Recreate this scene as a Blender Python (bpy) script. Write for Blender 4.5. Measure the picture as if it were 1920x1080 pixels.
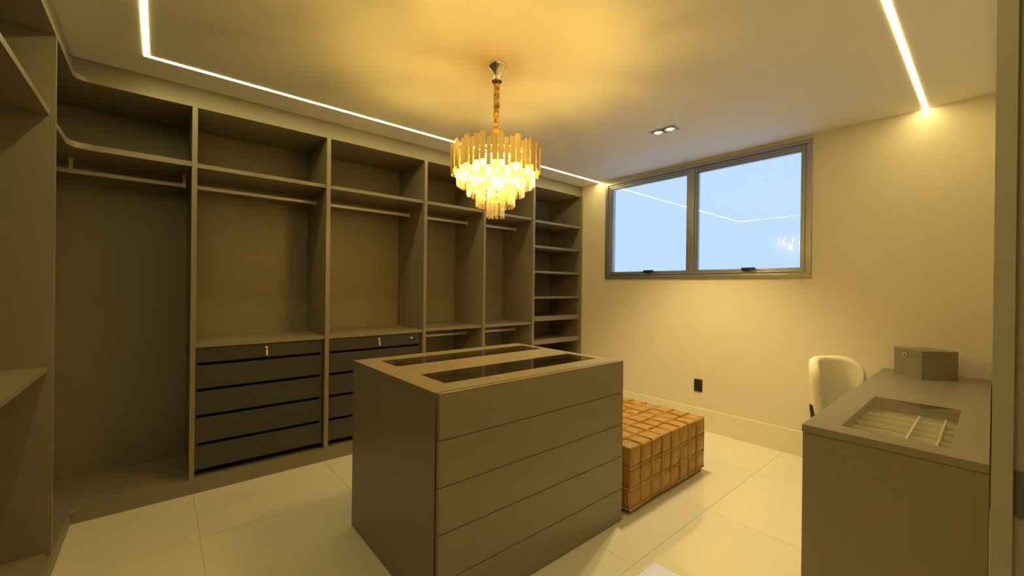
import bpy, bmesh, math, random
from mathutils import Vector, Matrix
random.seed(7)
for o in list(bpy.data.objects): bpy.data.objects.remove(o)
SC = bpy.context.scene
COL = SC.collection
PI = math.pi

# ------------------------------------------------------------ camera
YAW, PITCH, ROLL, FPX, CAMH = 0.707218871, -0.00138207, 0.0114181, 771.545, 1.38
s_, c_ = math.sin, math.cos
fw = Vector((s_(YAW)*c_(PITCH), c_(YAW)*c_(PITCH), s_(PITCH)))
r0 = Vector((c_(YAW), -s_(YAW), 0)); u0 = r0.cross(fw)
rt = r0*c_(ROLL) + u0*s_(ROLL); up = -r0*s_(ROLL) + u0*c_(ROLL)
cd = bpy.data.cameras.new('camera'); cam = bpy.data.objects.new('camera', cd); COL.objects.link(cam)
cd.sensor_fit = 'HORIZONTAL'; cd.sensor_width = 36; cd.lens = 36*FPX/1920; cd.clip_start = 0.01
M = Matrix((( rt.x, up.x, -fw.x, 0), (rt.y, up.y, -fw.y, 0), (rt.z, up.z, -fw.z, CAMH), (0, 0, 0, 1)))
cam.matrix_world = M
SC.camera = cam

# ------------------------------------------------------------ world, exposure, light levels
SKY = (0.48, 0.65, 1.0); SKY_S = 1.16
BULB_S, LED_S, SPOT_W = 385, 42, 70
WARM = (1.0, 0.63, 0.12); LEDC = (1.0, 0.82, 0.28); SPOTC = (1.0, 0.79, 0.32)
w = bpy.data.worlds.new('evening_sky'); SC.world = w; w.use_nodes = True
w.node_tree.nodes['Background'].inputs[0].default_value = (*SKY, 1)
w.node_tree.nodes['Background'].inputs[1].default_value = SKY_S
SC.view_settings.view_transform = 'Standard'; SC.view_settings.look = 'None'
SC.view_settings.exposure = 0.1; SC.view_settings.gamma = 1.0; SC.view_settings.use_curve_mapping = False

# ------------------------------------------------------------ materials
def newmat(n):
    m = bpy.data.materials.new(n); m.use_nodes = True
    return m, m.node_tree.nodes, m.node_tree.links
def mat(n, col, rough=0.5, metal=0.0, var=0.08, scale=40, bump=0.0, bscale=200, stretch=(1, 1, 1), coat=0.0, rnd=0.0, spec=.5):
    m, N, L = newmat(n); b = N['Principled BSDF']
    tc = N.new('ShaderNodeTexCoord'); mp = N.new('ShaderNodeMapping'); mp.inputs['Scale'].default_value = stretch
    L.new(tc.outputs['Object'], mp.inputs[0])
    no = N.new('ShaderNodeTexNoise'); no.inputs['Scale'].default_value = scale; no.inputs['Detail'].default_value = 4
    L.new(mp.outputs[0], no.inputs['Vector'])
    mr = N.new('ShaderNodeMapRange'); mr.inputs[3].default_value = 1-var; mr.inputs[4].default_value = 1+var
    L.new(no.outputs[0], mr.inputs[0])
    hs = N.new('ShaderNodeHueSaturation'); hs.inputs['Color'].default_value = (*col, 1)
    if rnd:
        oi = N.new('ShaderNodeObjectInfo'); m2 = N.new('ShaderNodeMapRange'); m2.inputs[3].default_value = 1-rnd; m2.inputs[4].default_value = 1+rnd
        L.new(oi.outputs['Random'], m2.inputs[0]); mu = N.new('ShaderNodeMath'); mu.operation = 'MULTIPLY'
        L.new(mr.outputs[0], mu.inputs[0]); L.new(m2.outputs[0], mu.inputs[1]); L.new(mu.outputs[0], hs.inputs['Value'])
    else: L.new(mr.outputs[0], hs.inputs['Value'])
    L.new(hs.outputs[0], b.inputs['Base Color'])
    b.inputs['Roughness'].default_value = rough; b.inputs['Metallic'].default_value = metal
    b.inputs['Coat Weight'].default_value = coat; b.inputs['Specular IOR Level'].default_value = spec
    if spec > .9: b.inputs['IOR'].default_value = 1.7
    if bump:
        n2 = N.new('ShaderNodeTexNoise'); n2.inputs['Scale'].default_value = bscale; n2.inputs['Detail'].default_value = 3
        L.new(mp.outputs[0], n2.inputs['Vector'])
        bp = N.new('ShaderNodeBump'); bp.inputs['Strength'].default_value = bump; bp.inputs['Distance'].default_value = 0.002
        L.new(n2.outputs[0], bp.inputs['Height']); L.new(bp.outputs[0], b.inputs['Normal'])
    return m
def emis(n, col, s):
    m, N, L = newmat(n); N.remove(N['Principled BSDF'])
    e = N.new('ShaderNodeEmission'); e.inputs[0].default_value = (*col, 1); e.inputs[1].default_value = s
    L.new(e.outputs[0], N['Material Output'].inputs[0]); return m
def pane_mat(n, tint, ior=1.5, rough=0.0):
    m, N, L = newmat(n); N.remove(N['Principled BSDF'])
    t = N.new('ShaderNodeBsdfTransparent'); t.inputs[0].default_value = (*tint, 1)
    g = N.new('ShaderNodeBsdfGlossy'); g.inputs['Roughness'].default_value = rough
    f = N.new('ShaderNodeFresnel'); f.inputs[0].default_value = ior
    ge = N.new('ShaderNodeNewGeometry'); iv = N.new('ShaderNodeMath'); iv.operation = 'SUBTRACT'; iv.inputs[0].default_value = 1; L.new(ge.outputs['Backfacing'], iv.inputs[1])
    mu = N.new('ShaderNodeMath'); mu.operation = 'MULTIPLY'; L.new(f.outputs[0], mu.inputs[0]); L.new(iv.outputs[0], mu.inputs[1])   # only the front face of a slab reflects
    x = N.new('ShaderNodeMixShader'); L.new(mu.outputs[0], x.inputs[0]); L.new(t.outputs[0], x.inputs[1]); L.new(g.outputs[0], x.inputs[2])
    L.new(x.outputs[0], N['Material Output'].inputs[0]); return m
def crystal_mat(n):
    m, N, L = newmat(n); N.remove(N['Principled BSDF'])
    t = N.new('ShaderNodeBsdfTransparent'); t.inputs[0].default_value = (1, .97, .9, 1)
    d = N.new('ShaderNodeBsdfTranslucent'); d.inputs[0].default_value = (1, .93, .78, 1)
    g = N.new('ShaderNodeBsdfGlossy'); g.inputs['Roughness'].default_value = .08
    a = N.new('ShaderNodeMixShader'); a.inputs[0].default_value = .055; L.new(t.outputs[0], a.inputs[1]); L.new(d.outputs[0], a.inputs[2])
    b = N.new('ShaderNodeMixShader'); b.inputs[0].default_value = .19; L.new(a.outputs[0], b.inputs[1]); L.new(g.outputs[0], b.inputs[2])
    L.new(b.outputs[0], N['Material Output'].inputs[0]); return m
TAUPE = (0.24, 0.206, 0.158)
MT = dict(
    wall=mat('wall_paint', (0.74, 0.66, 0.56), .6, var=.03, scale=6, bump=.15, bscale=300),
    ceil=mat('ceiling_paint', (0.80, 0.79, 0.77), .7, var=.02, scale=5),
    skirting=mat('skirting_lacquer', (0.78, 0.71, 0.60), .4, var=.02, scale=8),
    tile=mat('porcelain_tile', (0.80, 0.75, 0.66), .035, var=.03, scale=3, rnd=.015, spec=1.0),
    grout=mat('grout', (0.66, 0.60, 0.50), .8),
    taupe=mat('taupe_laminate', TAUPE, .42, var=.05, scale=60, stretch=(1, 1, .1), bump=.08, bscale=500),
    taupe2=mat('taupe_lacquer', TAUPE, .36, var=.03, scale=80, bump=.05, bscale=500),
    dark=mat('graphite_laminate', (0.055, 0.049, 0.046), .45, var=.06, scale=60),
    alu=mat('champagne_aluminium', (0.72, 0.66, 0.57), .35, .35, var=.03),
    steel=mat('polished_steel', (0.88, 0.86, 0.82), .25, .15, var=.02),
    bronze=mat('bronze_aluminium_frame', (0.36, 0.37, 0.40), .33, .7, var=.05, scale=20),
    plate=mat('brushed_grey_steel', (0.30, 0.29, 0.27), .5, .4),
    black=mat('black_plastic', (0.02, 0.019, 0.018), .4),
    gold=mat('brushed_gold', (0.74, 0.51, 0.20), .36, 1, var=.06, scale=90, stretch=(1, 1, .05)),
    chrome=mat('mirror_nickel', (0.80, 0.74, 0.62), .12, 1, var=.02),
    sleeve=mat('gold_satin_sleeve', (0.72, 0.54, 0.19), .35, .3, var=.1, scale=60),
    leather=mat('caramel_leather', (0.40, 0.225, 0.045), .36, var=.12, scale=25, bump=.25, bscale=260, rnd=.10),
    welt=mat('raw_leather_edge', (0.58, 0.36, 0.13), .6, var=.1, scale=60),
    plinth=mat('dark_stained_wood', (0.06, 0.045, 0.03), .5),
    cream=mat('cream_boucle', (0.86, 0.80, 0.68), .85, var=.06, scale=80, bump=.4, bscale=350),
    velvet=mat('beige_suede_lining', (0.31, 0.265, 0.20), .8, var=.05, scale=60),
    acrylic=mat('cream_divider', (0.86, 0.80, 0.68), .3, var=.02),
    whitedoor=mat('offwhite_lacquer', (0.76, 0.69, 0.58), .4, var=.03, scale=10),
    pane=pane_mat('clear_window_pane', (.96, .98, .98)),
    smoke=pane_mat('smoked_glass_pane', (.86, .86, .84), 2.6),
    clear=pane_mat('clear_glass_pane', (.93, .94, .92), 1.45),
    crystal=crystal_mat('crystal'),
    bulb=emis('bulb_glow', WARM, BULB_S), led=emis('led_glow', LEDC, LED_S), lens=emis('spot_lens_glow', SPOTC, 5),
)

# ------------------------------------------------------------ mesh helpers
class MB:
    def __init__(s): s.bm = bmesh.new()
    def box(s, x0, x1, y0, y1, z0, z1, bev=0.0):
        r = bmesh.ops.create_cube(s.bm, size=1)['verts']
        for v in r: v.co = Vector(((x0+x1)/2+v.co.x*(x1-x0), (y0+y1)/2+v.co.y*(y1-y0), (z0+z1)/2+v.co.z*(z1-z0)))
        if bev:
            es = {e for v in r for e in v.link_edges}
            bmesh.ops.bevel(s.bm, geom=list(es), offset=bev, segments=2, affect='EDGES', profile=.5)
        return s
    def prism(s, pts, z0, z1):
        a = [s.bm.verts.new((p[0], p[1], z0)) for p in pts]; b = [s.bm.verts.new((p[0], p[1], z1)) for p in pts]
        n = len(pts); s.bm.faces.new(a[::-1]); s.bm.faces.new(b)
        for i in range(n): s.bm.faces.new((a[i], a[(i+1) % n], b[(i+1) % n], b[i]))
        return s
    def lathe(s, prof, c=(0, 0, 0), n=32):
        rings = []
        for r, z in prof: rings.append([s.bm.verts.new((c[0]+r*c_(2*PI*i/n), c[1]+r*s_(2*PI*i/n), c[2]+z)) for i in range(n)])
        for k in range(len(rings)-1):
            for i in range(n): s.bm.faces.new((rings[k][i], rings[k][(i+1) % n], rings[k+1][(i+1) % n], rings[k+1][i]))
        s.bm.faces.new(rings[0][::-1]); s.bm.faces.new(rings[-1]); return s
    def tube(s, pts, r, n=10, flat=(1, 1)):
        pts = [Vector(p) for p in pts]; rings = []
        for i, p in enumerate(pts):
            t = (pts[min(i+1, len(pts)-1)]-pts[max(i-1, 0)]).normalized()
            a = t.cross(Vector((0, 0, 1)));
            if a.length < 1e-3: a = Vector((1, 0, 0))
            a.normalize(); b = t.cross(a)
            rr = r[i] if isinstance(r, (list, tuple)) else r
            rings.append([s.bm.verts.new(p+a*rr*flat[0]*c_(2*PI*k/n)+b*rr*flat[1]*s_(2*PI*k/n)) for k in range(n)])
        for k in range(len(rings)-1):
            for i in range(n): s.bm.faces.new((rings[k][i], rings[k][(i+1) % n], rings[k+1][(i+1) % n], rings[k+1][i]))
        s.bm.faces.new(rings[0][::-1]); s.bm.faces.new(rings[-1]); return s
    def mesh(s, name, m, smooth=False):
        bmesh.ops.recalc_face_normals(s.bm, faces=s.bm.faces)
        me = bpy.data.meshes.new(name); s.bm.to_mesh(me); s.bm.free(); me.materials.append(MT[m])
        if smooth:
            for p in me.polygons: p.use_smooth = True
            try: me.set_sharp_from_angle(angle=math.radians(40))
            except Exception: pass
        return me
    def build(s, name, m, parent=None, smooth=False):
        return link(name, s.mesh(name, m, smooth), parent)
def link(name, me, parent=None, loc=None, rot=None):
    o = bpy.data.objects.new(name, me); COL.objects.link(o)
    if loc: o.location = loc
    if rot: o.rotation_euler = rot
    if parent:
        o.parent = parent
        if loc is None and parent.type == 'EMPTY': o.matrix_parent_inverse = Matrix.Translation(parent.location).inverted()
        elif loc is not None and parent.type == 'EMPTY': o.matrix_parent_inverse = Matrix.Translation(parent.location).inverted()
    return o
def tag(o, label, cat, group=None, kind=None):
    o['label'] = label; o['category'] = cat
    if group: o['group'] = group
    if kind: o['kind'] = kind
    return o
def thing(name, label, cat, loc=(0, 0, 0), group=None, kind=None):
    o = bpy.data.objects.new(name, None); COL.objects.link(o); o.location = loc; o.empty_display_size = .1
    return tag(o, label, cat, group, kind)
def B(name, m, parent, x0, x1, y0, y1, z0, z1, bev=0.0):
    return MB().box(x0, x1, y0, y1, z0, z1, bev).build(name, m, parent)
def holed(mb, x0, x1, y0, y1, z0, z1, holes):
    xs = sorted({x0, x1, *[h[0] for h in holes], *[h[1] for h in holes]}); ys = sorted({y0, y1, *[h[2] for h in holes], *[h[3] for h in holes]})
    for i in range(len(xs)-1):
        for j in range(len(ys)-1):
            cx, cy = (xs[i]+xs[i+1])/2, (ys[j]+ys[j+1])/2
            if any(h[0] < cx < h[1] and h[2] < cy < h[3] for h in holes): continue
            mb.box(xs[i], xs[i+1], ys[j], ys[j+1], z0, z1)
    return mb
def fillet_L(xi, yi, r, xl, yb, y_front, x_right):
    """L outline: arm along the left wall (front face x=xi) and arm along the back wall (front face y=yi), rounded inner corner"""
    pts = [(xl, y_front), (xi, y_front)]
    for k in range(7):
        a = PI - k*(PI/2)/6
        pts.append((xi+r + r*c_(a), yi-r + r*s_(a)))
    pts += [(x_right, yi), (x_right, yb), (xl, yb)]
    return pts

# ------------------------------------------------------------ room measures (metres)
XW, H, YF, XL = 4.077, 2.668, 3.40, -0.38      # window wall, ceiling, wardrobe fronts
YB, XB = 4.00, -0.97                            # back and left walls
YS = -0.012                                     # door wall, room side
JX = 1.0                                        # door jamb face

# ---- floor
fl = tag(B('floor', 'grout', None, XB-.1, XW+.15, -1.7, YB+.1, -.12, -.006), 'polished cream porcelain tile floor with thin joints', 'floor', kind='structure')
T = 0.813; xs = [1.80+T*k for k in range(-5, 5)]; ys = [1.157+T*k for k in range(-5, 5)]
tile_cache = {}
for i in range(len(xs)-1):
    for j in range(len(ys)-1):
        x0, x1, y0, y1 = max(xs[i], XB), min(xs[i+1], XW), max(ys[j], -1.6), min(ys[j+1], YB)
        if x1-x0 < .03 or y1-y0 < .03: continue
        key = (round(x1-x0, 3), round(y1-y0, 3)); g = .0009
        if key not in tile_cache:
            tile_cache[key] = MB().box(-(x1-x0)/2+g, (x1-x0)/2-g, -(y1-y0)/2+g, (y1-y0)/2-g, -.008, 0).mesh('tile', 'tile')
        link('tile', tile_cache[key], fl, loc=((x0+x1)/2, (y0+y1)/2, 0))

# ---- ceiling, walls
tag(B('ceiling', 'ceil', None, XB-.1, XW+.15, -1.7, YB+.1, H, H+.12), 'smooth white painted ceiling with recessed light line', 'ceiling', kind='structure')
tag(B('wall_back', 'wall', None, XB-.1, XW+.15, YB, YB+.1, 0, H), 'plain wall behind the long wardrobe run', 'wall', kind='structure')
tag(B('wall_left', 'wall', None, XB-.1, XB, -1.7, YB, 0, H), 'plain wall behind the short wardrobe run', 'wall', kind='structure')
WY0, WY1, WZ0, WZ1 = 0.976, 3.04, 1.490, 2.637   # window outer frame
fw_ = .03
mb = MB()
a0, a1, z0, z1 = WY0+fw_, WY1-fw_, WZ0+fw_, WZ1-fw_
mb.box(XW, XW+.15, -1.7, YB, 0, z0); mb.box(XW, XW+.15, -1.7, YB, z1, H)
mb.box(XW, XW+.15, -1.7, a0, z0, z1); mb.box(XW, XW+.15, a1, YB, z0, z1)
tag(mb.build('wall_right', 'wall'), 'beige painted wall holding the wide window', 'wall', kind='structure')
mb = MB()
mb.box(JX+.02, XW, YS-.14, YS, 0, H); mb.box(XB, -.24, YS-.14, YS, 0, H); mb.box(-.24, JX+.02, YS-.14, YS, 2.14, H)
tag(mb.build('wall_front', 'wall'), 'beige wall with the doorway opening', 'wall', kind='structure')
tag(B('wall_hall', 'wall', None, XB, XW, -1.75, -1.65, 0, H), 'plain wall of the hallway outside the doorway', 'wall', kind='structure')
# baseboard with slim rounded top
mb = MB(); mb.box(XW-.019, XW, 0.0, 3.385, 0, .208, .002)
tag(mb.build('baseboard_right', 'skirting'), 'tall cream baseboard along the window wall', 'baseboard', kind='structure')

# ---- door trim
d = thing('trim_1', 'cream door jamb with grey strike plate beside the vanity desk', 'door frame', (JX, -.08, 0), kind='structure')
mb = MB(); mb.box(JX, JX+.02, -.022, 0.0, 0, 2.12); mb.box(JX+.008, JX+.02, YS-.14, -.022, 0, 2.12)
mb.box(JX+.02, JX+.085, YS, 0.0, 0, 2.20)
mb.build('jamb', 'whitedoor', d)
mb = MB(); mb.box(-.24, -.22, YS-.14, 0, 0, 2.12); mb.box(-.22, JX, YS-.14, 0, 2.12, 2.14); mb.build('lining', 'whitedoor', d)
pl = MB().box(JX+.0055, JX+.0085, -.052, -.0235, 1.034, 1.106, .001).build('strike_plate', 'plate', d)
pl['label'] = 'grey metal strike plate'

# ---- window
wn = thing('window_1', 'wide bronze aluminium window with two panes under the ceiling', 'window', (XW, (WY0+WY1)/2, WZ0), kind='structure')
def ring(mb, x0, x1, y0, y1, z0, z1, t, bev=.002):
    mb.box(x0, x1, y0, y1, z0, z0+t, bev); mb.box(x0, x1, y0, y1, z1-t, z1, bev)
    mb.box(x0, x1, y0, y0+t, z0+t, z1-t, bev); mb.box(x0, x1, y1-t, y1, z0+t, z1-t, bev)
mb = MB(); ring(mb, XW-.016, XW+.02, WY0, WY1, WZ0, WZ1, .034); ring(mb, XW-.002, XW+.09, WY0+.034, WY1-.034, WZ0+.034, WZ1-.034, .014); ring(mb, XW-.010, XW+.09, WY0+.048, WY1-.048, WZ0+.048, WZ1-.048, .010)
mb.build('frame', 'bronze', wn)
MY = 1.990
MB().box(XW-.012, XW+.09, MY-.03, MY+.03, WZ0+.042, WZ1-.042, .003).build('mullion', 'bronze', wn)
for (ya, yb, hy) in ((MY+.030, WY1-.054, 2.48), (WY0+.054, MY-.030, 1.475)):
    mb = MB(); ring(mb, XW+.002, XW+.05, ya, yb, WZ0+.056, WZ1-.056, .020); ring(mb, XW+.016, XW+.05, ya+.018, yb-.018, WZ0+.074, WZ1-.074, .013)
    sa = mb.build('sash', 'bronze', wn)
    MB().box(XW+.026, XW+.032, ya+.03, yb-.03, WZ0+.084, WZ1-.084).build('pane', 'pane', sa)
    mb = MB(); mb.box(XW-.02, XW+.006, hy-.03, hy+.03, WZ0+.066, WZ0+.088, .003); mb.box(XW-.036, XW-.014, hy-.085, hy+.03, WZ0+.076, WZ0+.096, .004)
    hd = mb.build('handle', 'black', sa); hd['label'] = 'dark window latch'

# ------------------------------------------------------------ wardrobe
ST = [(.151, .179), (.985, 1.015), (1.838, 1.868), (2.517, 2.546), (3.212, 3.244), (4.048, 4.074)]
WBK = 3.94; CRB = 2.535; PLT = .095
SHF = 3.42
# fascia + plinth: continuous L-shaped boards with rounded inner corner
mb = MB(); mb.prism(fillet_L(XL-.012, YF+.012, .004, XL-.05, YF+.05, .06, 4.074), CRB+.028, H-.001)
mb.prism(fillet_L(XL, YF, .06, -.95, WBK, .06, 4.074), CRB, CRB+.028)
tag(mb.build('wardrobe_fascia', 'taupe'), 'long taupe fascia board closing the wardrobe up to the ceiling', 'fascia')
mb = MB(); mb.prism(fillet_L(XL, YF, .004, -.95, WBK, .06, 4.058), 0, PLT-.026); mb.prism(fillet_L(XL-.002, YF+.002, .055, -.95, WBK, .06, 4.058), PLT-.026, PLT)
tag(mb.build('wardrobe_plinth', 'taupe'), 'long taupe plinth under the open wardrobes', 'plinth')

def rod(parent, x0, x1, z, y=3.70, axis='x'):
    r = MB().tube([(x0, y, z), (x1, y, z)], .015, 12, (.55, 1)).build('hanging_rod', 'alu', parent, True)
    for xx in (x0, x1):
        sg = 1 if xx == x0 else -1
        MB().box(min(xx, xx+sg*.008), max(xx, xx+sg*.008), y-.014, y+.014, z-.02, z+.024, .002).build('rod_bracket', 'alu', r)
    return r
def unit(name, label, xa, xb, stile, group=None):
    t = thing(name, label, 'wardrobe', ((xa+xb)/2, 3.68, PLT), group)
    B('side_panel', 'taupe', t, stile[0], stile[1], YF, WBK, PLT, CRB)
    B('back_panel', 'taupe', t, xa, xb, WBK, WBK+.018, PLT, CRB)
    return t
def lock(parent, x, y, z, key=True):
    l = MB().tube([(x, y, z), (x, y-.006, z)], .009, 14).build('lock', 'steel', parent, True)
    if key:
        mb = MB(); mb.box(x-.002, x+.002, y-.012, y-.004, z-.006, z+.006); mb.box(x-.004, x+.008, y-.013, y-.010, z-.056, z-.016, .0008); mb.box(x-.001, x+.001, y-.013, y-.011, z-.018, z-.004)
        mb.build('key', 'steel', parent)
def drawers(t, xa, xb, locks):
    bd = MB(); bd.box(xa, xb, 3.500, 3.90, .135, .953); bd.build('drawer_carcass', 'dark', t)
    B('drawer_frame', 'dark', t, xa, xa+.014, 3.434, 3.500, .135, .953); B('drawer_frame', 'dark', t, xb-.028, xb, 3.434, 3.500, .135, .953)
    zs = [(.855, .953), (.682, .833), (.506, .660), (.320, .484), (.142, .298)]
    for k, (a, b) in enumerate(zs):
        f = MB().box(xa+.002, xb-.012, 3.428, 3.446, a, b, .0015).build('drawer', 'dark', t)
        if k == 0:
            for (lx, lz, key) in locks: lock(f, lx, 3.428, lz, key)

# corner unit
cu = thing('corner_wardrobe', 'empty corner wardrobe with rounded L-shaped shelf and short rail', 'wardrobe', (-.4, 3.5, PLT))
B('side_panel', 'taupe', cu, -.95, XL, 2.868, 2.895, PLT, CRB)
B('back_panel', 'taupe', cu, -.95, ST[0][0], WBK, WBK+.018, PLT, CRB)
B('back_panel', 'taupe', cu, -.968, -.95, 2.87, WBK, PLT, CRB)
MB().prism(fillet_L(XL-.02, YF+.01, .085, -.95, WBK, 2.895, ST[0][0]), 2.147, 2.180).build('shelf', 'taupe', cu)
r = MB().tube([(-.94, 3.70, 2.07), (.128, 3.70, 2.07)], .015, 12, (.55, 1)).build('hanging_rod', 'alu', cu, True)
for xx in (-.425, .122): MB().box(xx-.009, xx+.009, 3.694, 3.706, 2.055, 2.147).build('rod_hanger', 'alu', r)
# bays with drawers
u2 = unit('drawer_wardrobe', 'open wardrobe bay with five dark drawers next to the corner bay', ST[0][0], ST[1][0], ST[0], 'wardrobe bays along the back wall')
xa, xb = ST[0][1], ST[1][0]
B('shelf', 'taupe', u2, xa, xb, SHF, WBK, 2.147, 2.174); B('shelf', 'taupe', u2, xa, xb, SHF-.006, WBK, .957, .984)
rod(u2, xa, xb, 2.07); drawers(u2, xa, xb, [(.590, .925, True)])
u3 = unit('drawer_wardrobe', 'open wardrobe bay with dark drawers and a lone lock cylinder beside the keyed lock', ST[1][0], ST[2][0], ST[1], 'wardrobe bays along the back wall')
xa, xb = ST[1][1], ST[2][0]
B('shelf', 'taupe', u3, xa, xb, SHF, WBK, 2.147, 2.174); B('shelf', 'taupe', u3, xa, xb, SHF-.006, WBK, .957, .984)
rod(u3, xa, xb, 2.07); drawers(u3, xa, xb, [(1.432, .925, True), (1.735, .915, False)])
# double hanging bays
for k, lab in ((2, 'open double-rail wardrobe bay next to the drawer bays, behind the chandelier'), (3, 'open double-rail wardrobe bay next to the shoe shelves')):
    u = unit('hanging_wardrobe', lab, ST[k][0], ST[k+1][0], ST[k], 'wardrobe bays along the back wall')
    xa, xb = ST[k][1], ST[k+1][0]
    B('shelf', 'taupe', u, xa, xb, SHF, WBK, 2.147, 2.174); B('shelf', 'taupe', u, xa, xb, SHF, WBK, .962, .990)
    rod(u, xa, xb, 2.07); rod(u, xa, xb, .886)
# shoe shelves
u6 = unit('shelf_wardrobe', 'narrow shoe shelf bay against the window wall', ST[4][0], ST[5][1], ST[4], 'wardrobe bays along the back wall')
B('side_panel', 'taupe', u6, ST[5][0], ST[5][1], YF, WBK, PLT, CRB)
xa, xb = ST[4][1], ST[5][0]
for z in (2.160, 1.868, 1.577, 1.278): B('shelf', 'taupe2', u6, xa, xb, SHF, WBK, z-.025, z)
for z in (1.048, .775, .50, .26):
    p = B('pull_out_shelf', 'taupe', u6, xa+.004, xb-.004, SHF+.018, WBK-.02, z-.03, z-.012)
    B('shelf_front', 'taupe', p, xa+.004, xb-.004, SHF, SHF+.018, z-.055, z)
# left run
lr = thing('side_wardrobe', 'short open wardrobe run meeting the corner bay, set at right angles to the drawers', 'wardrobe', (-.66, 1.45, PLT))
for ya in (1.93, 1.0, .06): B('side_panel', 'taupe', lr, -.95, XL, ya, ya+.027, PLT, CRB)
B('back_panel', 'taupe', lr, -.968, -.95, .06, 2.868, PLT, CRB)
for (ya, yb) in ((1.957, 2.868), (1.027, 1.93), (.087, 1.0)):
    B('shelf', 'taupe', lr, -.95, XL-.02, ya, yb, 2.160, 2.186); B('shelf', 'taupe', lr, -.95, XL-.02, ya, yb, .960, .984)
    B('shelf', 'taupe', lr, -.95, XL-.02, ya, yb, .097, .115)

# ------------------------------------------------------------ island
IX0, IX1, IYF, IY0, IY1, IZ = .848, 2.100, 1.428, 1.462, 2.390, .950
isl = thing('dresser_island', 'taupe dresser island with five wide drawers and two glass lids', 'dresser', ((IX0+IX1)/2, 1.91, 0))
B('side_panel', 'taupe2', isl, IX0, IX0+.025, IY0, IY1, 0, IZ-.027); B('side_panel', 'taupe2', isl, IX1-.025, IX1, IY0, IY1, 0, IZ-.027)
B('back_panel', 'taupe2', isl, IX0+.025, IX1-.025, IY1-.02, IY1, 0, IZ-.027)
B('drawer_carcass', 'taupe2', isl, IX0+.03, IX1-.03, IYF+.019, IY0+.012, .02, .915)
holes = [(.966, 2.050, 2.070, 2.277), (.966, 2.040, 1.582, 1.815)]
holed(MB(), IX0, IX1, IY0, IY1, IZ-.025, IZ, holes).build('top', 'taupe2', isl)
for (a, b, c, e) in holes:
    MB().box(a, b, c, e, IZ-.007, IZ-.001).build('glass_lid', 'smoke', isl)
    mb = MB(); mb.box(a-.02, b+.02, c-.02, e+.02, IZ-.125, IZ-.115)
    for q in range(1, 6):
        xx = a+(b-a)*q/6; mb.box(xx-.003, xx+.003, c-.018, e+.018, IZ-.115, IZ-.06)
    mb.box(a-.02, a-.012, c-.02, e+.02, IZ-.115, IZ-.026); mb.box(b+.012, b+.02, c-.02, e+.02, IZ-.115, IZ-.026)
    mb.box(a-.012, b+.012, c-.02, c-.012, IZ-.115, IZ-.026); mb.box(a-.012, b+.012, e+.012, e+.02, IZ-.115, IZ-.026)
    mb.build('jewellery_tray', 'taupe', isl)
dz = [.954, .762, .5735, .3845, .190, .004]
for k in range(5):
    MB().box(IX0, IX1, IYF, IYF+.019, dz[k+1]+.0018, dz[k]-.0018, .0012).build('drawer', 'taupe2', isl)

# ------------------------------------------------------------ ottoman
OX0, OX1, OY0, OY1, OZ0, OZ1 = 2.180, 3.165, 1.425, 2.410, .030, .408
ot = thing('patchwork_ottoman', 'square caramel leather ottoman of stitched square patches', 'ottoman', ((OX0+OX1)/2, (OY0+OY1)/2, 0))
B('base', 'plinth', ot, OX0+.03, OX1-.03, OY0+.03, OY1-.03, 0, .032)
MB().box(OX0+.004, OX1-.004, OY0+.004, OY1-.004, OZ0, OZ1-.004, .012).build('core', 'leather', ot)
NP = 8; pw = (OX1-OX0)/NP; ph = (OZ1-OZ0)/3
def patch(wd, hg, seed):
    rr = random.Random(seed); bm = bmesh.new(); n = 6; V = []
    for j in range(n+1):
        row = []
        for i in range(n+1):
            u, v = i/n*2-1, j/n*2-1
            h = .0095*(1-abs(u)**6)*(1-abs(v)**6) + rr.uniform(-.0004, .0004)
            row.append(bm.verts.new((u*wd*.494, v*hg*.494, h-.002)))
        V.append(row)
    for j in range(n):
        for i in range(n): bm.faces.new((V[j][i], V[j][i+1], V[j+1][i+1], V[j+1][i]))
    me = bpy.data.meshes.new('patch'); bm.to_mesh(me); bm.free(); me.materials.append(MT['leather'])
    for p in me.polygons: p.use_smooth = True
    return me
PT = [patch(pw, pw, i) for i in range(3)]; PS = [patch(pw, ph, 10+i) for i in range(3)]
for i in range(NP):
    for j in range(NP):
        link('patch', PT[(i*3+j*5) % 3], ot, ((OX0+(i+.5)*pw), OY0+(j+.5)*pw, OZ1-.004))
    for k in range(3):
        z = OZ0+(k+.5)*ph; q = PS[(i+k) % 3]
        link('patch', q, ot, (OX0+(i+.5)*pw, OY0+.004, z), (PI/2, 0, 0))
        link('patch', q, ot, (OX0+(i+.5)*pw, OY1-.004, z), (PI/2, 0, PI))
        link('patch', q, ot, (OX0+.004, OY0+(i+.5)*pw, z), (PI/2, 0, -PI/2))
        link('patch', q, ot, (OX1-.004, OY0+(i+.5)*pw, z), (PI/2, 0, PI/2))
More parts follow.
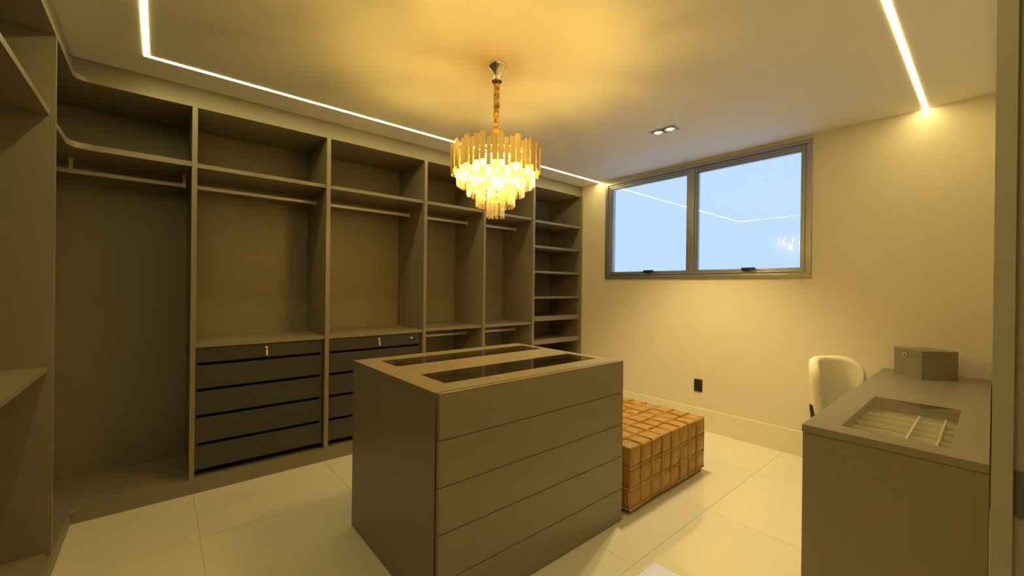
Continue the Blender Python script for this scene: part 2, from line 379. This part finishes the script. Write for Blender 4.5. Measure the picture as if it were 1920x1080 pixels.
def rib(path, nrm, hgt=.0085, wd=.0022, amp=.003, seed=0):
    """thin raised stitched edge following a path on the surface; nrm gives outward normal per point"""
    rr = random.Random(seed); bm = bmesh.new(); rows = []; ph0 = rr.uniform(0, 6)
    for i, (p, nn) in enumerate(zip(path, nrm)):
        p = Vector(p); nn = Vector(nn).normalized()
        t = (Vector(path[min(i+1, len(path)-1)])-Vector(path[max(i-1, 0)])).normalized(); sd = t.cross(nn).normalized()
        off = sd*amp*(s_(i*.9+ph0)+.6*s_(i*2.3+ph0*2)); lean = sd*.004*s_(i*.6+ph0)
        rows.append([bm.verts.new(p+off-sd*wd-nn*.004), bm.verts.new(p+off+lean-sd*wd*.7+nn*hgt), bm.verts.new(p+off+lean+sd*wd*.7+nn*hgt), bm.verts.new(p+off+sd*wd-nn*.004)])
    for i in range(len(rows)-1):
        for k in range(3): bm.faces.new((rows[i][k], rows[i][k+1], rows[i+1][k+1], rows[i+1][k]))
    bmesh.ops.recalc_face_normals(bm, faces=bm.faces)
    me = bpy.data.meshes.new('seam'); bm.to_mesh(me); bm.free(); me.materials.append(MT['welt'])
    return link('seam', me, ot)
def wrap(axis, c, seed):
    P, Nn = [], []
    a0, a1 = (OY0, OY1) if axis == 'y' else (OX0, OX1); n = 8
    def add(a, z, na, nz): P.append((c, a, z) if axis == 'y' else (a, c, z)); Nn.append((0, na, nz) if axis == 'y' else (na, 0, nz))
    for k in range(n): add(a0, OZ0+(OZ1-OZ0-.012)*k/n, -1, 0)
    add(a0+.001, OZ1-.010, -1, .3); add(a0+.004, OZ1-.004, -1, 1); add(a0+.010, OZ1-.001, -.3, 1)
    for k in range(1, 24): add(a0+(a1-a0)*k/24, OZ1, 0, 1)
    add(a1-.010, OZ1-.001, .3, 1); add(a1-.004, OZ1-.004, 1, 1); add(a1-.001, OZ1-.010, 1, .3)
    for k in range(n): add(a1, OZ1-.012-(OZ1-OZ0-.012)*(k+1)/n, 1, 0)
    rib(P, Nn, seed=seed)
for i in range(1, NP):
    wrap('y', OX0+i*pw, i); wrap('x', OY0+i*pw, 50+i)
def loop(z, seed, top=False):
    P, Nn = [], []; n = 16
    e = .006 if top else 0
    cs = [(OX0+e, OY0+e), (OX1-e, OY0+e), (OX1-e, OY1-e), (OX0+e, OY1-e)]; ns = [(0, -1), (1, 0), (0, 1), (-1, 0)]
    for q in range(4):
        a, b = cs[q], cs[(q+1) % 4]
        for k in range(n):
            f = k/n; P.append((a[0]+(b[0]-a[0])*f, a[1]+(b[1]-a[1])*f, z))
            nn = ns[q] if k else (ns[q][0]+ns[q-1][0], ns[q][1]+ns[q-1][1])
            Nn.append((nn[0], nn[1], 1 if top else 0))
    P.append(P[0]); Nn.append(Nn[0]); rib(P, Nn, hgt=.005, amp=.002, seed=seed)
loop(OZ0+.003, 90); loop(OZ0+ph, 91); loop(OZ0+2*ph, 92); loop(OZ1-.006, 93, True)
for q, (cx, cy, nx, ny) in enumerate(((OX0, OY0, -1, -1), (OX1, OY0, 1, -1), (OX1, OY1, 1, 1), (OX0, OY1, -1, 1))):
    rib([(cx-nx*.004, cy-ny*.004, OZ0+(OZ1-OZ0-.008)*k/10) for k in range(11)], [(nx, ny, 0)]*11, hgt=.004, seed=120+q)

# ------------------------------------------------------------ vanity desk
DX0, DX1, DY0, DY1, DZ = 2.061, XW-.018, .004, .520, .818
dk = thing('vanity_desk', 'taupe vanity desk with glass-topped jewellery inset against the window wall', 'desk', ((DX0+DX1)/2, .26, 0))
ih = (2.168, 2.915, .095, .409)
holed(MB(), DX0, DX1, DY0, DY1, DZ-.030, DZ, [ih]).build('desktop', 'taupe2', dk)
B('end_panel', 'taupe2', dk, DX0+.003, DX0+.028, DY0, DY1-.003, 0, DZ-.032)
B('end_panel', 'taupe2', dk, DX1-.025, DX1, DY0, DY1-.02, 0, DZ-.032)
B('drawer_unit', 'taupe2', dk, DX0+.03, 2.985, DY0, DY1-.025, .10, DZ-.125)
for k in range(3): B('drawer', 'taupe2', dk, DX0+.032, 2.983, DY1-.024, DY1-.006, .104+k*.196, .296+k*.196)
B('back_panel', 'taupe2', dk, 2.99, DX1-.026, DY0, DY0+.018, .45, DZ-.032)
MB().box(ih[0], ih[1], ih[2], ih[3], DZ-.007, DZ-.001).build('glass_top', 'clear', dk)
mb = MB(); mb.box(ih[0]-.02, ih[1]+.02, ih[2]-.02, ih[3]+.02, DZ-.075, DZ-.065)
mb.box(ih[0]-.02, ih[0]-.01, ih[2]-.02, ih[3]+.02, DZ-.065, DZ-.031); mb.box(ih[1]+.01, ih[1]+.02, ih[2]-.02, ih[3]+.02, DZ-.065, DZ-.031)
mb.box(ih[0]-.01, ih[1]+.01, ih[2]-.02, ih[2]-.01, DZ-.065, DZ-.031); mb.box(ih[0]-.01, ih[1]+.01, ih[3]+.01, ih[3]+.02, DZ-.065, DZ-.031)
tr = mb.build('jewellery_tray', 'velvet', dk)
for yy in (.228, .140): B('divider', 'acrylic', tr, ih[0]-.008, ih[1]-.10, yy-.0035, yy+.0035, DZ-.065, DZ-.040)
for q in range(6):
    xx = ih[0]+.03+q*.108; B('divider', 'acrylic', tr, xx-.0025, xx+.0025, ih[2]-.008, ih[3]+.008, DZ-.065, DZ-.046)

# jewellery box, corner towards the doorway
bx = thing('jewellery_box', 'square taupe box with ring clasp standing on the vanity desk', 'box', (3.862, .292, DZ))
def rotbox(name, m, parent, hw, z0, z1, bev=.001):
    o = MB().box(-hw, hw, -hw, hw, z0, z1, bev).build(name, m, parent)
    o.matrix_parent_inverse = Matrix(); o.rotation_euler = (0, 0, math.radians(44)); return o
rotbox('body', 'taupe2', bx, .107, 0, .140); lid = rotbox('lid', 'taupe2', bx, .107, .1412, .183)
mb = MB()
rr = [(-.0, 0, 0)]
pts = [(.018+.014*c_(2*PI*k/20), .1115, .140+.016*s_(2*PI*k/20)) for k in range(21)]
mb.tube(pts, .0028, 8)
ringo = mb.build('ring_clasp', 'alu', lid, True)

# ------------------------------------------------------------ chair
ch = thing('vanity_chair', 'cream upholstered chair with curved backrest tucked at the vanity desk', 'chair', (3.575, .605, 0))
def shell():
    """curved upholstered backrest panel, swivelled a little towards the doorway"""
    bm = bmesh.new(); rows = []; n = 36; R, HALF, P0, th, zb = .262, 62, 30, .031, .44
    for i in range(n+1):
        q = i/n*2-1; qa = abs(q)
        zt = .908-.16*(1-math.sqrt(max(0, 1-max(0, (qa-.25)/.75)**2.4)))
        def pt(off, z):
            k = (z-zb)/(.925-zb); ph = math.radians(P0+q*HALF*(.80+.20*k)); r = R+off+.035*(k-1)
            return (r*s_(ph), r*c_(ph)-.035, z)
        tt = th*(1 if qa < .94 else math.sqrt(max(.12, 1-((qa-.94)/.062)**2)))
        prof = [pt(-tt, zb+(zt-zb)*f) for f in (0, .3, .6)]+[pt(-tt, zt-.045)]
        for j in range(7):
            aa = PI - j*PI/6; prof.append(pt(tt*c_(aa), zt-.028+.028*s_(aa)))
        prof += [pt(tt, zt-.045)]+[pt(tt, zb+(zt-zb)*f) for f in (.6, .3, 0)]
        for j in range(1, 3):
            aa = -j*PI/3; prof.append(pt(tt*c_(aa), zb+.025*s_(aa)))
        rows.append([bm.verts.new(p) for p in prof])
    m_ = len(rows[0])
    for i in range(len(rows)-1):
        for k in range(m_): bm.faces.new((rows[i][k], rows[i][(k+1) % m_], rows[i+1][(k+1) % m_], rows[i+1][k]))
    bm.faces.new(rows[0]); bm.faces.new(rows[-1][::-1])
    bmesh.ops.recalc_face_normals(bm, faces=bm.faces)
    me = bpy.data.meshes.new('backrest'); bm.to_mesh(me); bm.free(); me.materials.append(MT['cream'])
    for p in me.polygons: p.use_smooth = True
    o = bpy.data.objects.new('backrest', me); COL.objects.link(o); o.parent = ch; return o
def chpart(name, mb, m, smooth=True):
    o = bpy.data.objects.new(name, mb.mesh(name, m, smooth)); COL.objects.link(o); o.parent = ch; return o
shell()
mb = MB(); mb.lathe([(.17, .40), (.20, .408), (.208, .43), (.208, .46), (.20, .482), (.17, .49), (.05, .497)], n=40)
for v in mb.bm.verts: v.co.y = v.co.y*.85-.03
chpart('seat', mb, 'cream')
for (ax, top) in ((150, .41), (-90, .41)):      # front legs
    a = math.radians(ax); chpart('leg', MB().tube([(.20*s_(a), .19*c_(a)-.02, 0), (.17*s_(a), .16*c_(a)-.02, top)], [.010, .016]), 'plinth')
for ax in (-18, 72):                             # rear legs run up the outside of the backrest
    a = math.radians(ax); chpart('leg', MB().tube([(.25*s_(a), .25*c_(a)-.045, 0), (.255*s_(a), .255*c_(a)-.04, .42), (.270*s_(a), .270*c_(a)-.035, .58)], [.010, .016, .014]), 'plinth')

# ------------------------------------------------------------ outlet
ou = thing('wall_socket', 'black wall socket plate low on the window wall', 'socket', (XW, 1.90, .428))
MB().box(XW-.009, XW-.0005, 1.860, 1.940, .367, .489, .002).build('plate', 'black', ou)
for zz in (.398, .443): MB().box(XW-.0115, XW-.009, 1.878, 1.922, zz-.014, zz+.014, .001).build('socket_module', 'black', ou)

# ------------------------------------------------------------ downlight
def twin(cx, cy, label, watts, cone):
    dl = thing('twin_downlight', label, 'downlight', (cx, cy, H))
    x0, x1, y0, y1 = cx-.055, cx+.055, cy-.107, cy+.107
    holed(MB(), x0, x1, y0, y1, H-.004, H-.0005, [(x0+.009, x1-.009, y0+.009, y1-.009)]).build('frame', 'bronze', dl)
    MB().box(x0+.009, x1-.009, y0+.009, y1-.009, H-.0018, H-.0006).build('tray', 'black', dl)
    for dy in (-.051, .051):
        lp = MB().lathe([(.046, -.0002), (.046, -.008), (.040, -.009), (.030, -.003)], (cx, cy+dy, H-.0018), 28).build('spot_ring', 'alu', dl, True)
        MB().lathe([(.027, -.004), (.027, -.0055), (.02, -.0065)], (cx, cy+dy, H-.0018), 24).build('lens', 'lens', lp)
        ld = bpy.data.lights.new('spot_beam', 'SPOT'); ld.energy = watts; ld.color = SPOTC; ld.spot_size = math.radians(cone); ld.spot_blend = .7; ld.shadow_soft_size = .022
        lo = bpy.data.objects.new('spot_beam', ld); COL.objects.link(lo); lo.parent = dl; lo.location = (0, dy, -.02)
twin(3.095, 1.745, 'black recessed twin spotlight in the ceiling before the window', SPOT_W, 100)

# ------------------------------------------------------------ led line
LW = .011; LX, LYB, LYR = -.069, 3.126, .319
le = thing('led_line', 'continuous warm white light line recessed around the ceiling', 'light', (2, 1.7, H))
B('light_segment', 'led', le, LX-LW, XW-.001, LYB-LW, LYB+LW, H-.0015, H-.0002)
B('light_segment', 'led', le, LX-LW, LX+LW, LYR+LW, LYB-LW, H-.0015, H-.0002)
B('light_segment', 'led', le, LX-LW, XW-.001, LYR-LW, LYR+LW, H-.0015, H-.0002)

# ------------------------------------------------------------ chandelier
CX, CY = 1.474, 1.881
cn = thing('crystal_chandelier', 'round gold chandelier with tiered crystal drops over the island', 'chandelier', (CX, CY, H))
MB().lathe([(.060, 0), (.060, -.006), (.052, -.022), (.040, -.050), (.034, -.080), (.030, -.096)], (CX, CY, H-.0005), 36).build('canopy', 'chrome', cn, True)
rr = random.Random(3); pts, rad = [], []
for k in range(64):
    z = H-.094-(H-.094-2.215)*k/63
    pts.append((CX+.004*s_(k*1.1)+rr.uniform(-.002, .002), CY+.004*c_(k*.8), z)); rad.append(.016+.0045*s_(k*1.9)+rr.uniform(-.002, .003))
MB().tube(pts, rad, 12).build('chain_sleeve', 'sleeve', cn, True)
mb = MB()
for zz in (2.085, 2.125):
    n = 60
    pr = [(.243, -.004), (.247, -.004), (.247, .004), (.243, .004)]
    rings = [[mb.bm.verts.new((CX+r*c_(2*PI*i/n), CY+r*s_(2*PI*i/n), zz+z)) for i in range(n)] for r, z in pr]
    for k in range(4):
        for i in range(n): mb.bm.faces.new((rings[k][i], rings[k][(i+1) % n], rings[(k+1) % 4][(i+1) % n], rings[(k+1) % 4][i]))
for q in range(5):
    a = 2*PI*q/5; mb.tube([(CX, CY, 2.215), (CX+.10*c_(a), CY+.10*s_(a), 2.155), (CX+.244*c_(a), CY+.244*s_(a), 2.127)], .005, 6)
mb.tube([(CX, CY, 2.23), (CX, CY, 2.02)], .010, 10)
mb.build('frame', 'gold', cn)
MB().lathe([(.120, 0), (.120, .004), (.02, .010)], (CX, CY, 2.128), 40).build('added_light_baffle', 'gold', cn)  # disc added above the bulbs to hold back their glow on the ceiling
NB = 50
bars = [MB().box(-.004, .004, -w_/2, w_/2, -h_/2, h_/2, .001).mesh('gold_bar', 'gold') for w_, h_ in ((.028, .150), (.022, .148), (.029, .138))]
for k in range(NB):
    a = 2*PI*k/NB + rr.uniform(-.006, .006); r_ = .252+(.005 if k % 2 else 0)
    z = 2.104 + (.014 if k % 3 == 0 else (-.012 if k % 3 == 1 else .003)) + rr.uniform(-.006, .006)
    link('gold_bar', bars[k % 3], cn, (CX+r_*c_(a), CY+r_*s_(a), z), (0, 0, a))
def crystal_mesh(ln, wd):
    bm = bmesh.new(); prof = [(0, .35), (-.006, 1), (-ln+.012, 1), (-ln+.004, .85), (-ln, .3)]; rows = []
    sec = [(1, 0), (.45, .55), (-.45, .55), (-1, 0), (-.45, -.55), (.45, -.55)]
    for z, f in prof: rows.append([bm.verts.new((y*wd*f*.8, x*wd*f, z)) for x, y in sec])
    for i in range(len(rows)-1):
        for k in range(6): bm.faces.new((rows[i][k], rows[i][(k+1) % 6], rows[i+1][(k+1) % 6], rows[i+1][k]))
    bm.faces.new(rows[0]); bm.faces.new(rows[-1])
    bmesh.ops.recalc_face_normals(bm, faces=bm.faces)
    me = bpy.data.meshes.new('crystal_drop'); bm.to_mesh(me); bm.free(); me.materials.append(MT['crystal']); return me
CMS = {}
for (r_, n, zt, ln, wd) in ((.222, 46, 2.060, .098, .0125), (.165, 34, 2.010, .100, .0125), (.110, 24, 1.945, .100, .0122), (.050, 11, 1.880, .098, .0118),
                            (.190, 40, 2.075, .060, .011), (.135, 28, 2.03, .06, .011)):
    me = crystal_mesh(ln, wd)
    for k in range(n):
        a = 2*PI*(k+.3*rr.random())/n
        link('crystal_drop', me, cn, (CX+r_*c_(a), CY+r_*s_(a), zt+rr.uniform(-.003, .003)), (0, 0, a+rr.uniform(-.15, .15)))
mb = MB(); n = 48
for (r_, zz) in ((.222, 2.062), (.165, 2.012), (.110, 1.947), (.050, 1.882)):
    pr = [(r_-.004, -.002), (r_+.004, -.002), (r_+.004, .003), (r_-.004, .003)]
    rings = [[mb.bm.verts.new((CX+r*c_(2*PI*i/n), CY+r*s_(2*PI*i/n), zz+z)) for i in range(n)] for r, z in pr]
    for k in range(4):
        for i in range(n): mb.bm.faces.new((rings[k][i], rings[k][(i+1) % n], rings[(k+1) % 4][(i+1) % n], rings[(k+1) % 4][i]))
for q in range(3):
    a = 2*PI*q/3+.4
    mb.tube([(CX+.244*c_(a), CY+.244*s_(a), 2.085), (CX+.222*c_(a), CY+.222*s_(a), 2.062), (CX+.165*c_(a), CY+.165*s_(a), 2.012), (CX+.11*c_(a), CY+.11*s_(a), 1.947), (CX+.05*c_(a), CY+.05*s_(a), 1.882)], .003, 6)
mb.build('crystal_rings', 'gold', cn)
bulb = MB().lathe([(.006, -.03), (.012, -.022), (.0165, -.008), (.0155, .006), (.009, .024), (.003, .038)], n=14).mesh('bulb', 'bulb', True)
for q in range(6):
    a = 2*PI*q/6+.25; link('bulb', bulb, cn, (CX+.115*c_(a), CY+.115*s_(a), 2.085))
link('bulb', bulb, cn, (CX-.02, CY-.02, 1.985)); link('bulb', bulb, cn, (CX+.02, CY-.02, 1.985))
